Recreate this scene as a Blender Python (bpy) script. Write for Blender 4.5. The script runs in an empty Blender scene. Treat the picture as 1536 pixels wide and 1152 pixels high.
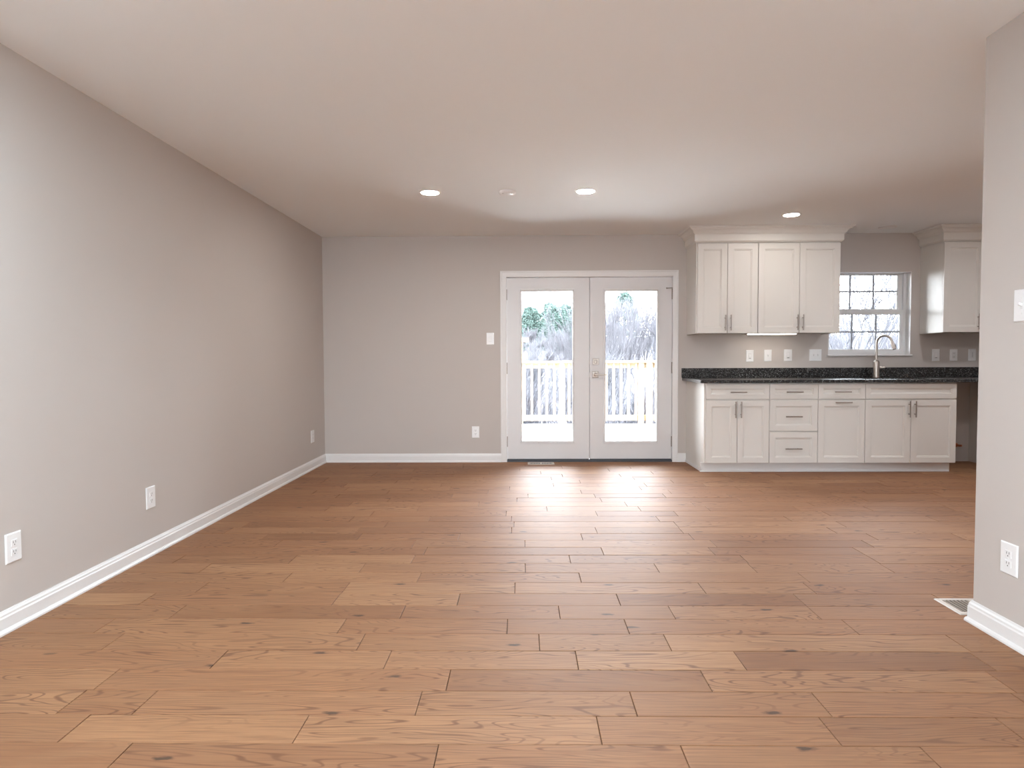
import bpy, math, random
from mathutils import Vector, Matrix
C = bpy.context.scene.collection
SC = bpy.context.scene
# ------------------------------------------------------------------ camera
cd = bpy.data.cameras.new('camera'); cam = bpy.data.objects.new('camera', cd); C.objects.link(cam)
cd.sensor_width = 36.0; cd.sensor_fit = 'HORIZONTAL'; cd.lens = 1004.1 / 1536 * 36.0
cd.clip_start = .05; cd.clip_end = 400
YAW, PIT, ROL = .0152, -.0392, -.0041
fw = Vector((-math.sin(YAW)*math.cos(PIT), math.cos(YAW)*math.cos(PIT), math.sin(PIT)))
rt = Vector((math.cos(YAW), math.sin(YAW), 0)); up = rt.cross(fw)
r2 = rt*math.cos(ROL) + up*math.sin(ROL); u2 = -rt*math.sin(ROL) + up*math.cos(ROL)
M3 = Matrix((r2, u2, -fw)).transposed()
cam.matrix_world = Matrix.Translation((2.1518, -7.2333, 1.1318)) @ M3.to_4x4()
SC.camera = cam
# ------------------------------------------------------------------ view, sky
SC.view_settings.view_transform = 'Standard'; SC.view_settings.look = 'None'
SC.view_settings.gamma = 1.0; SC.view_settings.use_curve_mapping = False
SC.view_settings.exposure = 1.47
SC.cycles.use_denoising = True
SC.cycles.max_bounces = 14; SC.cycles.diffuse_bounces = 8; SC.cycles.transparent_max_bounces = 24
SC.cycles.caustics_reflective = False; SC.cycles.caustics_refractive = False
SC.cycles.sample_clamp_indirect = 6.0
SKY = 11.0
w = bpy.data.worlds.new('sky'); SC.world = w; w.use_nodes = True
nt = w.node_tree; bg = nt.nodes['Background']
tc = nt.nodes.new('ShaderNodeTexCoord'); sx = nt.nodes.new('ShaderNodeSeparateXYZ'); rmp = nt.nodes.new('ShaderNodeValToRGB')
nt.links.new(tc.outputs['Generated'], sx.inputs[0]); nt.links.new(sx.outputs['Z'], rmp.inputs[0]); nt.links.new(rmp.outputs[0], bg.inputs[0])
rmp.color_ramp.elements[0].color = (.95, .97, 1, 1); rmp.color_ramp.elements[1].color = (.84, .92, 1, 1)
bg.inputs[1].default_value = SKY
LAMP = 120.0; LAMP_FILL = 225.0; LAMP_KITCHEN_FILL = 95.0; LAMP_SINK = 42.0          # downlight emission; second and third values are for added, unseen lamps

def portal(name, x0, x1, z0, z1, y, into):
    """sky portal in a window opening (guides sampling, adds no light)"""
    ld = bpy.data.lights.new(name, 'AREA'); ld.shape = 'RECTANGLE'; ld.size = x1-x0; ld.size_y = z1-z0
    o = bpy.data.objects.new(name, ld); C.objects.link(o); ld.cycles.is_portal = True
    o.location = ((x0+x1)/2, y, (z0+z1)/2)
    o.rotation_euler = (math.radians(90 if into > 0 else -90), 0, 0)
portal('sky_portal', 2.13, 2.72, .2, 1.87, .10, -1)
portal('sky_portal', 3.03, 3.62, .2, 1.87, .10, -1)
portal('sky_portal', 5.43, 6.30, 1.15, 2.03, .155, -1)
REAR = -11.5
RW = [(.15, 1.95)]; RZ = (.06, 2.25)  # rear window added out of view to bring daylight in
SW = (-11.2, -8.0); SZ = (.12, 2.25)          # unseen side windows, added to let more daylight in
def side_portal(x, into, SW=SW):
    ld = bpy.data.lights.new('sky_portal', 'AREA'); ld.shape = 'RECTANGLE'; ld.size = SW[1]-SW[0]; ld.size_y = SZ[1]-SZ[0]
    o = bpy.data.objects.new('sky_portal', ld); C.objects.link(o); ld.cycles.is_portal = True
    o.location = (x, (SW[0]+SW[1])/2, (SZ[0]+SZ[1])/2); o.rotation_euler = (math.radians(90), 0, math.radians(-90*into))
side_portal(-.1, 1); side_portal(4.064+.08, -1)
for a, b in RW: portal('sky_portal', a, b, RZ[0], RZ[1], REAR-.1, 1)

# ------------------------------------------------------------------ helpers
class B:
    """collects shapes, links them as ONE mesh object"""
    def __init__(s): s.v = []; s.f = []; s.m = []; s.mi = 0
    def add(s, vs, fs):
        n = len(s.v); s.v += [tuple(p) for p in vs]; s.f += [tuple(n+i for i in f) for f in fs]; s.m += [s.mi]*len(fs); return s
    def box(s, x0, x1, y0, y1, z0, z1):
        vs = [(x, y, z) for z in (z0, z1) for y in (y0, y1) for x in (x0, x1)]
        return s.add(vs, [(0,2,3,1),(4,5,7,6),(0,1,5,4),(2,6,7,3),(0,4,6,2),(1,3,7,5)])
    def rings(s, loops, fill=True, back=False):
        """stacked rectangles (x0,x1,z0,z1,y) joined into a profile"""
        vs = []; fs = []
        for x0, x1, z0, z1, y in loops: vs += [(x0,y,z0),(x1,y,z0),(x1,y,z1),(x0,y,z1)]
        for k in range(len(loops)-1):
            for i in range(4):
                j = (i+1) % 4; fs.append((4*k+i, 4*k+j, 4*k+4+j, 4*k+4+i))
        n = 4*(len(loops)-1)
        if fill: fs.append((n, n+1, n+2, n+3))
        if back: fs.append((3, 2, 1, 0))
        return s.add(vs, fs)
    def closed_rings(s, loops): return s.rings(loops + [loops[0]], fill=False)
    def prism(s, prof, axis, a, b):
        """profile of (p,q) pairs swept along axis 'x' (p=y,q=z) or 'y' (p=x,q=z)"""
        n = len(prof)
        P = (lambda t, p, q: (t, p, q)) if axis == 'x' else (lambda t, p, q: (p, t, q))
        vs = [P(a, p, q) for p, q in prof] + [P(b, p, q) for p, q in prof]
        fs = [(i, (i+1) % n, n+(i+1) % n, n+i) for i in range(n)] + [tuple(range(n-1, -1, -1)), tuple(range(n, 2*n))]
        return s.add(vs, fs)
    def sweep(s, prof, path):
        """profile (out, z) swept along a plan polyline of (x,y) with mitred corners; closed profile"""
        n = len(prof); vs = []; fs = []
        for i, p in enumerate(path):
            p = Vector(p)
            d0 = (p-Vector(path[i-1])).normalized() if i else None
            d1 = (Vector(path[i+1])-p).normalized() if i < len(path)-1 else None
            if d0 is None: d0 = d1
            if d1 is None: d1 = d0
            n0 = Vector((d0.y, -d0.x)); n1 = Vector((d1.y, -d1.x)); m = (n0+n1)
            m = m / (1+n0.dot(n1))
            for o, z in prof: vs.append((p.x+m.x*o, p.y+m.y*o, z))
        for k in range(len(path)-1):
            for i in range(n):
                j = (i+1) % n; fs.append((k*n+i, (k+1)*n+i, (k+1)*n+j, k*n+j))
        L = (len(path)-1)*n
        fs += [tuple(range(n)), tuple(L+i for i in range(n-1, -1, -1))]
        return s.add(vs, fs)
    def tube(s, pts, rad, seg=12, cap=True):
        pts = [Vector(p) for p in pts]; n = len(pts)
        if not isinstance(rad, (list, tuple)): rad = [rad]*n
        vs = []; fs = []
        t = (pts[1]-pts[0]).normalized(); ref = Vector((0,0,1)) if abs(t.z) < .9 else Vector((1,0,0))
        u = t.cross(ref).normalized()
        for i in range(n):
            t = (pts[min(i+1,n-1)]-pts[max(i-1,0)]).normalized()
            u = (u - t*u.dot(t)).normalized(); v = t.cross(u)
            for k in range(seg):
                a = 2*math.pi*k/seg; q = pts[i] + (u*math.cos(a)+v*math.sin(a))*rad[i]; vs.append(q)
        for i in range(n-1):
            for k in range(seg):
                k2 = (k+1) % seg; fs.append((i*seg+k, i*seg+k2, (i+1)*seg+k2, (i+1)*seg+k))
        if cap: fs += [tuple(range(seg-1,-1,-1)), tuple((n-1)*seg+k for k in range(seg))]
        return s.add(vs, fs)
    def lathe(s, prof, c, axis='z', seg=32):
        """(r, h) profile turned about an axis through c"""
        vs = []; fs = []
        for r, h in prof:
            for k in range(seg):
                a = 2*math.pi*k/seg; p, q = r*math.cos(a), r*math.sin(a)
                o = {'z': (p, q, h), 'y': (p, -h, q), 'x': (h, p, q)}[axis]
                vs.append((c[0]+o[0], c[1]+o[1], c[2]+o[2]))
        for i in range(len(prof)-1):
            for k in range(seg):
                k2 = (k+1) % seg; fs.append((i*seg+k, i*seg+k2, (i+1)*seg+k2, (i+1)*seg+k))
        n = (len(prof)-1)*seg
        fs += [tuple(range(seg-1,-1,-1)), tuple(n+k for k in range(seg))]
        return s.add(vs, fs)
    def build(s, name, mat, parent=None, bevel=0, smooth=False, fixn=True):
        me = bpy.data.meshes.new(name)
        off = Vector(parent['at']) if parent is not None and 'at' in parent else Vector((0,0,0))
        me.from_pydata([Vector(p)-off for p in s.v], [], s.f)
        mats = mat if isinstance(mat, (list, tuple)) else [mat]
        for q in mats: me.materials.append(q)
        if len(mats) > 1: me.polygons.foreach_set('material_index', s.m)
        if fixn:
            import bmesh
            bm = bmesh.new(); bm.from_mesh(me); bmesh.ops.recalc_face_normals(bm, faces=bm.faces); bm.to_mesh(me); bm.free()
        o = bpy.data.objects.new(name, me); C.objects.link(o)
        if parent is not None: o.parent = parent
        if smooth:
            me.polygons.foreach_set('use_smooth', [True]*len(me.polygons))
            me.set_sharp_from_angle(angle=math.radians(40))
        if bevel:
            b = o.modifiers.new('bevel', 'BEVEL'); b.width = bevel; b.segments = 2; b.limit_method = 'ANGLE'
        me.update(); return o

def tag(o, label, cat, group=None, kind=None):
    o['label'] = label; o['category'] = cat
    if group: o['group'] = group
    if kind: o['kind'] = kind
    return o
def thing(name, label, cat, loc, group=None, kind=None):
    o = bpy.data.objects.new(name, None); C.objects.link(o); o.location = loc; o.empty_display_size = .05
    tag(o, label, cat, group, kind)
    ATS[o.name] = 1
    return o
ATS = {}
class Part:
    pass
def part(b, name, mat, root, label=None, **k):
    """child mesh of root; b is in world coordinates"""
    o = b.build(name, mat, None, **k)
    top = Vector((0,0,0)); q = root
    while q is not None: top += q.location; q = q.parent
    o.data.transform(Matrix.Translation(-top)); o.parent = root
    if label: o['label'] = label
    return o
def struct(b, name, mat, label, cat, **k):
    o = b.build(name, mat, None, **k); tag(o, label, cat, kind='structure'); return o
def copy_tree(o, parent=None):
    c = o.copy(); C.objects.link(c); c.parent = parent
    for ch in o.children: copy_tree(ch, c)
    return c

# ------------------------------------------------------------------ materials
def mat(name, col, rough=.5, metal=0., spec=.5, bump=0, bscale=200):
    m = bpy.data.materials.new(name); m.use_nodes = True; n = m.node_tree; p = n.nodes['Principled BSDF']
    p.inputs['Base Color'].default_value = (*col, 1); p.inputs['Roughness'].default_value = rough
    p.inputs['Metallic'].default_value = metal; p.inputs['Specular IOR Level'].default_value = spec
    t = n.nodes.new('ShaderNodeTexCoord'); z = n.nodes.new('ShaderNodeTexNoise'); z.inputs['Scale'].default_value = bscale
    z.inputs['Detail'].default_value = 3
    n.links.new(t.outputs['Object'], z.inputs['Vector'])
    if bump:
        b = n.nodes.new('ShaderNodeBump'); b.inputs['Strength'].default_value = bump; b.inputs['Distance'].default_value = .002
        n.links.new(z.outputs['Fac'], b.inputs['Height']); n.links.new(b.outputs[0], p.inputs['Normal'])
    else:                      # a whisper of tonal variation
        x = n.nodes.new('ShaderNodeMix'); x.data_type = 'RGBA'; x.blend_type = 'MULTIPLY'; x.inputs[0].default_value = .06
        x.inputs[6].default_value = (*col, 1); n.links.new(z.outputs['Fac'], x.inputs[7]); n.links.new(x.outputs[2], p.inputs['Base Color'])
    return m
WALL = mat('wall_paint', (.54, .50, .472), .55, bump=.10, bscale=260, spec=.35)
CEIL = mat('ceiling_paint', (.85, .885, .905), .8, bump=.08, bscale=160, spec=.2)
TRIM = mat('white_trim_paint', (.79, .79, .79), .35)
DOORP = mat('white_door_paint', (.72, .72, .73), .38)
CAB = mat('offwhite_cabinet_paint', (.74, .725, .69), .45)
PLATE = mat('white_plastic', (.86, .87, .88), .3)
SLOT = mat('dark_slot', (.05, .05, .055), .6)
HANDLE = mat('dark_brushed_nickel', (.33, .29, .26), .36, 1.0)
NICK = mat('brushed_nickel', (.52, .47, .43), .32, 1.0)
STEEL = mat('stainless_steel', (.45, .45, .46), .28, 1.0)
RUBBER = mat('dark_sweep', (.06, .065, .08), .5)
VINYL = mat('white_vinyl', (.78, .79, .80), .35)
MUNT = mat('backlit_muntin', (.42, .47, .55), .4)  # backlit shade of the muntins is put into this colour
COPPER = mat('copper', (.75, .30, .17), .35, 1.0)
PINE = mat('raw_pine', (.25, .175, .105), .7, bscale=30)
DECKM = mat('deck_pine', (.74, .71, .67), .75, bscale=20)
BARK = mat('pale_bark', (.086, .083, .093), .9)
BARK2 = mat('grey_bark', (.062, .062, .071), .9)
LEAF = mat('evergreen_needles', (.045, .076, .064), .9, bscale=3)
SOIL = mat('winter_ground', (.040, .035, .039), 1, bscale=.6)
BROWN = mat('brown_register', (.40, .32, .26), .5)
LIGHTREG = mat('tan_register', (.66, .60, .55), .45)
REFLECTOR = mat('reflector_ground', (.7, .7, .7), .7)  # for the added ground that bounces daylight through the windows

def emit(name, col, s):
    m = bpy.data.materials.new(name); m.use_nodes = True; n = m.node_tree; p = n.nodes['Principled BSDF']
    p.inputs['Base Color'].default_value = (.9, .9, .9, 1); p.inputs['Emission Color'].default_value = (*col, 1); p.inputs['Emission Strength'].default_value = s
    return m
GLOW = emit('lamp_diffuser', (.98, .95, .91), LAMP)
GLOW_FILL = emit('fill_lamp_diffuser', (.72, .90, 1), LAMP_FILL)
GLOW_SINK = emit('dimmed_lamp_diffuser', (1, .93, .86), LAMP_SINK)
GLOW_KITCHEN_FILL = emit('kitchen_fill_diffuser', (.97, .97, 1), LAMP_KITCHEN_FILL)
LEDS = emit('led_bar_diffuser', (1, .88, .76), 6.5)
def glass(name):
    m = bpy.data.materials.new(name); m.use_nodes = True; n = m.node_tree; n.nodes.clear()
    o = n.nodes.new('ShaderNodeOutputMaterial'); t = n.nodes.new('ShaderNodeBsdfTransparent'); g = n.nodes.new('ShaderNodeBsdfGlossy')
    x = n.nodes.new('ShaderNodeMixShader'); l = n.nodes.new('ShaderNodeFresnel'); l.inputs[0].default_value = 1.45
    t.inputs[0].default_value = (.95, .97, .98, 1); g.inputs['Roughness'].default_value = .02
    n.links.new(l.outputs[0], x.inputs[0]); n.links.new(t.outputs[0], x.inputs[1]); n.links.new(g.outputs[0], x.inputs[2]); n.links.new(x.outputs[0], o.inputs[0])
    return m
GLASS = glass('window_glass')

def granite():
    m = bpy.data.materials.new('black_granite'); m.use_nodes = True; n = m.node_tree; p = n.nodes['Principled BSDF']
    t = n.nodes.new('ShaderNodeTexCoord'); v = n.nodes.new('ShaderNodeTexVoronoi'); v.inputs['Scale'].default_value = 170
    z = n.nodes.new('ShaderNodeTexNoise'); z.inputs['Scale'].default_value = 90; z.inputs['Detail'].default_value = 4
    r = n.nodes.new('ShaderNodeValToRGB'); r.color_ramp.interpolation = 'LINEAR'
    e = r.color_ramp.elements; e[0].position = .0; e[0].color = (.006,.006,.007,1); e[1].position = 1; e[1].color = (.22,.225,.22,1)
    k = e.new(.72); k.color = (.012,.012,.014,1); k = e.new(.86); k.color = (.07,.075,.075,1)
    s = n.nodes.new('ShaderNodeSeparateColor'); mul = n.nodes.new('ShaderNodeMath'); mul.operation = 'MULTIPLY_ADD'; mul.inputs[1].default_value = .75
    ad = n.nodes.new('ShaderNodeMath'); ad.operation = 'MULTIPLY'; ad.inputs[1].default_value = .45
    n.links.new(t.outputs['Object'], v.inputs['Vector']); n.links.new(t.outputs['Object'], z.inputs['Vector'])
    n.links.new(v.outputs['Color'], s.inputs[0]); n.links.new(s.outputs[0], mul.inputs[0]); n.links.new(z.outputs['Fac'], ad.inputs[0]); n.links.new(ad.outputs[0], mul.inputs[2])
    n.links.new(mul.outputs[0], r.inputs[0]); n.links.new(r.outputs[0], p.inputs['Base Color'])
    p.inputs['Roughness'].default_value = .27; p.inputs['Specular IOR Level'].default_value = .5
    return m
GRANITE = granite()

def oak():
    m = bpy.data.materials.new('oak_planks'); m.use_nodes = True; n = m.node_tree; p = n.nodes['Principled BSDF']; L = n.links.new
    N = n.nodes.new
    def math_(op, a=None, b=None, c=None):
        q = N('ShaderNodeMath'); q.operation = op
        for i, x in enumerate((a, b, c)):
            if x is None: continue
            if isinstance(x, (int, float)): q.inputs[i].default_value = x
            else: L(x, q.inputs[i])
        return q.outputs[0]
    def ramp(f, els):
        r = N('ShaderNodeValToRGB'); e = r.color_ramp.elements
        while len(e) < len(els): e.new(.5)
        for k, (pos, col) in zip(e, els): k.position = pos; k.color = (*col, 1)
        L(f, r.inputs[0]); return r.outputs[0]
    def mixc(f, a, b, mode='MIX'):
        x = N('ShaderNodeMix'); x.data_type = 'RGBA'; x.blend_type = mode
        for i, q in ((0, f), (6, a), (7, b)):
            if isinstance(q, (int, float)): x.inputs[i].default_value = q
            elif isinstance(q, tuple): x.inputs[i].default_value = (*q, 1)
            else: L(q, x.inputs[i])
        return x.outputs[2]
    tc = N('ShaderNodeTexCoord'); at = N('ShaderNodeAttribute'); at.attribute_name = 'plank'; rnd = at.outputs['Fac']
    sp = N('ShaderNodeSeparateXYZ'); L(tc.outputs['Object'], sp.inputs[0])
    X, Y = sp.outputs[0], sp.outputs[1]
    ox = math_('MULTIPLY', rnd, 317.0); oy = math_('MULTIPLY', rnd, 91.0)
    PX = math_('ADD', X, ox); PY = math_('ADD', Y, oy)
    def vec(ax, ay, z=None):
        c = N('ShaderNodeCombineXYZ'); L(math_('MULTIPLY', PX, ax), c.inputs[0]); L(math_('MULTIPLY', PY, ay), c.inputs[1])
        return c.outputs[0]
    def noise(v, sc=1, det=2, rough=.5, dist=0):
        q = N('ShaderNodeTexNoise'); q.inputs['Scale'].default_value = sc; q.inputs['Detail'].default_value = det; q.inputs['Roughness'].default_value = rough; q.inputs['Distortion'].default_value = dist
        L(v, q.inputs['Vector']); return q.outputs['Fac']
    # plank tone
    base = ramp(rnd, [(0, (0.242,0.112,0.053)), (.2, (0.339,0.167,0.083)), (.38, (0.276,0.131,0.064)), (.55, (0.369,0.191,0.096)), (.72, (0.301,0.148,0.073)), (.88, (0.407,0.220,0.113)), (1, (0.318,0.155,0.077))])
    # cathedral figure: contour lines of a stretched noise
    fig = noise(vec(.9, 6.5), 1.0, 2.2, .45, .35)
    rings = math_('SINE', math_('MULTIPLY', fig, 185.0))
    line = ramp(rings, [(.62, (0,0,0)), (.98, (1,1,1))])
    amt = ramp(noise(vec(1.1, 3.2), .9, 1), [(.36, (0,0,0)), (.56, (1,1,1))])
    lf = math_('MULTIPLY', math_('MULTIPLY', line, amt), .80)
    col = mixc(lf, base, (.135,.058,.030))
    fib = noise(vec(4.0, 130.0), 1.0, 3, .6)
    col = mixc(math_('MULTIPLY', ramp(fib, [(.36, (1,1,1)), (.60, (0,0,0))]), .62), col, (.19,.088,.046))
    # broad warm / grey drift
    dr = noise(vec(1.3, 5.0), 1.0, 3, .55)
    col = mixc(math_('MULTIPLY', ramp(dr, [(.5, (0,0,0)), (.75, (1,1,1))]), .35), col, (.27,.15,.085))
    col = mixc(math_('MULTIPLY', ramp(dr, [(.25, (1,1,1)), (.45, (0,0,0))]), .30), col, (.44,.25,.135))
    # knots
    vo = N('ShaderNodeTexVoronoi'); vo.voronoi_dimensions = '2D'; vo.inputs['Scale'].default_value = 1.0; L(vec(1.5, 4.3), vo.inputs['Vector'])
    wob = math_('MULTIPLY', math_('SUBTRACT', noise(vec(30, 70), 1, 2), .5), .10)
    dist = math_('ADD', vo.outputs['Distance'], wob)
    vs = N('ShaderNodeSeparateColor'); L(vo.outputs['Color'], vs.inputs[0])
    sel = ramp(vs.outputs[0], [(.66, (0,0,0)), (.70, (1,1,1))])
    halo = math_('MULTIPLY', math_('MULTIPLY', ramp(dist, [(.03, (1,1,1)), (.22, (0,0,0))]), sel), .45)
    core = math_('MULTIPLY', math_('MULTIPLY', ramp(dist, [(.02, (1,1,1)), (.055, (0,0,0))]), sel), .85)
    col = mixc(halo, col, (.27,.125,.065)); col = mixc(core, col, (.055,.035,.025))
    L(col, p.inputs['Base Color'])
    rr = math_('MULTIPLY_ADD', fib, .12, .53); L(rr, p.inputs['Roughness'])
    p.inputs['Specular IOR Level'].default_value = .27
    b = N('ShaderNodeBump'); b.inputs['Strength'].default_value = .12; b.inputs['Distance'].default_value = .0015
    L(math_('ADD', fib, math_('MULTIPLY', dr, 2.5)), b.inputs['Height']); L(b.outputs[0], p.inputs['Normal'])
    return m
OAK = oak()

# ------------------------------------------------------------------ room shell
H = 2.44; XP = 4.064; YC = -4.397; XR = 7.55; T = .16
b = B(); b.box(-.16, XR+.16, REAR-.16, T, -.22, -.012)
b.build('subfloor', SOIL); bpy.data.objects['subfloor'].name = 'floor_subfloor'
sub = bpy.data.objects['floor_subfloor']
# floor planks: rows run across the room; the near joints follow the photograph's layout
ROW = .157; Y0 = -4.216
known = [(2.598,-4.118),(2.112,-3.982),(2.446,-3.821),(2.165,-3.669),(2.871,-3.667),(2.416,-3.525),(2.313,-4.3),(2.812,-4.298),(2.085,-4.463),(2.588,-4.461),(2.216,-4.62),(2.725,-4.617),(1.504,-4.624),(2.353,-4.777),(1.642,-4.781),(1.888,-4.934),(2.792,-4.928),(1.808,-5.097),(2.512,-5.092),(2.382,-5.241),(3.079,-5.225),(1.903,-5.377),(2.61,-5.372),(3.301,-5.343),(.677,-4.893),(.902,-5.056),(.656,-5.155),(1.471,-5.233),(.998,-5.375)]
rng = random.Random(11); fl = B(); vals = []
kmin = -math.ceil((0-Y0)/ROW); kmax = math.ceil((Y0-REAR)/ROW)
for k in range(kmin, kmax):
    ya = Y0-ROW*k; yb = ya-ROW
    if yb < REAR: yb = REAR
    if ya > .02: ya = .02
    xe = XR if (ya+yb)/2 > YC-.05 else XP+.02
    js = sorted(x for x, y in known if yb <= y < ya)
    cuts = []
    if js:
        cuts = list(js)
        while cuts[0] > .6: cuts.insert(0, cuts[0]-rng.uniform(.55, 1.05))
        if cuts[0] <= .08: cuts[0] = max(cuts[0], .0)
    else: cuts = [rng.uniform(.15, 1.1)]
    while cuts[-1] < xe-.3: cuts.append(cuts[-1]+rng.uniform(.5, 1.15))
    cuts = [0.0]+[c for c in cuts if .05 < c < xe-.05]+[xe]
    for x0, x1 in zip(cuts, cuts[1:]):
        g = .0012; e = .0006; c = .0022; d = .0010
        fl.rings([], fill=False) if False else None
        A = (x0+g, x1-g, yb+e, ya-e); I = (A[0]+.0016, A[1]-.0016, A[2]+c, A[3]-c)
        zt = rng.uniform(-.0003, .0003); zu = zt+rng.uniform(-.0009, .0009)
        vs = [(A[0],A[2],-.011),(A[1],A[2],-.011),(A[1],A[3],-.011),(A[0],A[3],-.011),
              (A[0],A[2],zt-d),(A[1],A[2],zt-d),(A[1],A[3],zu-d),(A[0],A[3],zu-d),
              (I[0],I[2],zt),(I[1],I[2],zt),(I[1],I[3],zu),(I[0],I[3],zu)]
        fs = [(8,9,10,11)]+[(a, (a+1) % 4, 4+(a+1) % 4, 4+a) for a in range(4)]+[(4+a, 4+(a+1) % 4, 8+(a+1) % 4, 8+a) for a in range(4)]
        fl.add(vs, fs); vals += [rng.random()]*len(fs)
floor = struct(fl, 'floor', OAK, 'warm brown oak plank floor', 'floor', fixn=False)
at = floor.data.attributes.new('plank', 'FLOAT', 'FACE'); at.data.foreach_set('value', vals)
sub.parent = floor
b = B(); b.box(-.16, XR+.16, REAR-.16, T, H, H+.15)
struct(b, 'ceiling', CEIL, 'plain pale ceiling', 'ceiling')
def side_wall(bb, x0, x1, ya, yb):
    y = ya
    for q0, q1 in [SW]:
        bb.box(x0, x1, y, q0, -.012, H); bb.box(x0, x1, q0, q1, -.012, SZ[0]); bb.box(x0, x1, q0, q1, SZ[1], H); y = q1
    bb.box(x0, x1, y, yb, -.012, H)
b = B(); side_wall(b, -.16, 0, REAR-.16, T); struct(b, 'wall_left', WALL, 'long greige wall with three outlets', 'wall')
# back wall with the door and window openings
DX0, DX1, DZ = 1.975, 3.782, 2.006; WX0, WX1, WZ0, WZ1 = 5.43, 6.305, 1.135, 2.03
b = B()
b.box(0, DX0, 0, T, -.012, H); b.box(DX0, DX1, 0, T, DZ, H); b.box(DX1, WX0, 0, T, -.012, H)
b.box(WX0, WX1, 0, T, -.012, WZ0); b.box(WX0, WX1, 0, T, WZ1, H); b.box(WX1, XR+.16, 0, T, -.012, H)
struct(b, 'wall_back', WALL, 'greige wall with the french doors and kitchen window', 'wall')
b = B(); b.box(XR, XR+.16, YC-.2, 0, -.012, H); struct(b, 'wall_kitchen', WALL, 'greige wall closing off the kitchen', 'wall')
b = B(); side_wall(b, XP, XP+.13, REAR, YC); b.box(XP+.13, XR, YC-.13, YC, -.012, H)
struct(b, 'wall_right', WALL, 'greige partition wall that ends at the kitchen', 'wall', bevel=.004)
b = B(); z0, z1 = RZ
xs = [-.16, RW[0][0], RW[0][1], XP+.13]
for i in (0, 2): b.box(xs[i], xs[i+1], REAR-.16, REAR, -.012, H)
for a, c in RW: b.box(a, c, REAR-.16, REAR, -.012, z0); b.box(a, c, REAR-.16, REAR, z1, H)
struct(b, 'wall_rear', WALL, 'greige wall behind the viewer with an added tall window', 'wall')
for i, (a, c) in enumerate(RW):
    b = B(); b.closed_rings([(a, c, z0, z1, REAR-.12), (a, c, z0, z1, REAR-.05), (a+.05, c-.05, z0+.05, z1-.05, REAR-.05), (a+.05, c-.05, z0+.05, z1-.05, REAR-.12)])
    b.box((a+c)/2-.02, (a+c)/2+.02, REAR-.115, REAR-.055, z0+.05, z1-.05)
    wf = struct(b, 'window_%d' % (i+2), VINYL, 'unseen white framed window added behind the viewer for daylight', 'window')
    g = B(); g.box(a+.05, c-.05, REAR-.087, REAR-.083, z0+.05, z1-.05); part(g, 'pane', GLASS, wf)

for i, xa, (q0, q1), lb in ((3, -.10, SW, 'unseen white framed window added in the long wall for daylight'), (4, XP+.03, SW, 'unseen white framed window added in the partition wall for daylight')):
    b = B(); h0, h1 = SZ
    for ya, yb, za, zb in ((q0, q0+.05, h0, h1), (q1-.05, q1, h0, h1), (q0+.05, q1-.05, h0, h0+.05), (q0+.05, q1-.05, h1-.05, h1), ((q0+q1)/2-.02, (q0+q1)/2+.02, h0+.05, h1-.05)): b.box(xa, xa+.06, ya, yb, za, zb)
    wf = struct(b, 'window_%d' % i, VINYL, lb, 'window')
    g = B(); g.box(xa+.028, xa+.032, q0+.05, q1-.05, h0+.05, h1-.05); part(g, 'pane', GLASS, wf)

# baseboards: ogee top, flat face, shoe
BB = [(0,0),(.022,0),(.022,.008),(.018,.017),(.0135,.020),(.0135,.066),(.011,.072),(.0105,.080),(.006,.087),(.004,.094),(0,.094)]
b = B(); b.sweep(BB, [(0, REAR), (0, 0), (1.92, 0)][::1]); bl = struct(b, 'baseboard_left', TRIM, 'white baseboard along the long wall and up to the door casing', 'baseboard')
b = B(); b.sweep(BB, [(3.828, 0), (3.918, 0)]); struct(b, 'baseboard_back', TRIM, 'short white baseboard between door casing and cabinet', 'baseboard')
b = B(); b.sweep(BB, [(XR, YC), (XP, YC), (XP, REAR)]); struct(b, 'baseboard_right', TRIM, 'white baseboard around the end of the partition wall', 'baseboard')

# ------------------------------------------------------------------ french doors
tr = thing('trim_1', 'white casing and jamb around the double french doors', 'door frame', (2.874, 0, 0), kind='structure')
b = B()
cx0, cx1, cz = 1.920, 3.828, 2.061; ix0, ix1, iz = 1.986, 3.770, 1.995
def casing_piece(bb):
    # three mitred boards with a stepped face
    for (o0, o1, y0, y1) in ((0, 1, -.016, 0),):
        outer = [(cx0, 0), (cx0, cz), (cx1, cz), (cx1, 0)]; inner = [(ix0, 0), (ix0, iz), (ix1, iz), (ix1, 0)]
        def lerp(t, i): return (outer[i][0]+(inner[i][0]-outer[i][0])*t, outer[i][1]+(inner[i][1]-outer[i][1])*t)
        prof = [(0, 0), (0, -.018), (.18, -.018), (.30, -.014), (.88, -.011), (1, -.007), (1, 0)]
        vs = []; fs = []; n = len(prof)
        for i in range(4):
            for t, y in prof:
                q = lerp(t, i); vs.append((q[0], y, q[1]))
        for i in range(3):
            for k in range(n):
                k2 = (k+1) % n; fs.append((i*n+k, i*n+k2, (i+1)*n+k2, (i+1)*n+k))
        fs += [tuple(range(n)), tuple(3*n+k for k in range(n-1, -1, -1))]
        bb.add(vs, fs)
casing_piece(b); part(b, 'casing', TRIM, tr)
b = B(); b.box(DX0, ix0, 0, T, 0, DZ); b.box(ix1, DX1, 0, T, 0, DZ); b.box(ix0, ix1, 0, T, iz, DZ)
b.box(ix0, ix0+.012, .068, T, 0, iz); b.box(ix1-.012, ix1, .068, T, 0, iz); b.box(ix0+.012, ix1-.012, .068, T, iz-.012, iz)
part(b, 'jamb', TRIM, tr)
b = B(); b.box(ix0, ix1, -.006, T, 0, .020); part(b, 'threshold', RUBBER, tr, 'dark metal threshold')

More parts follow.
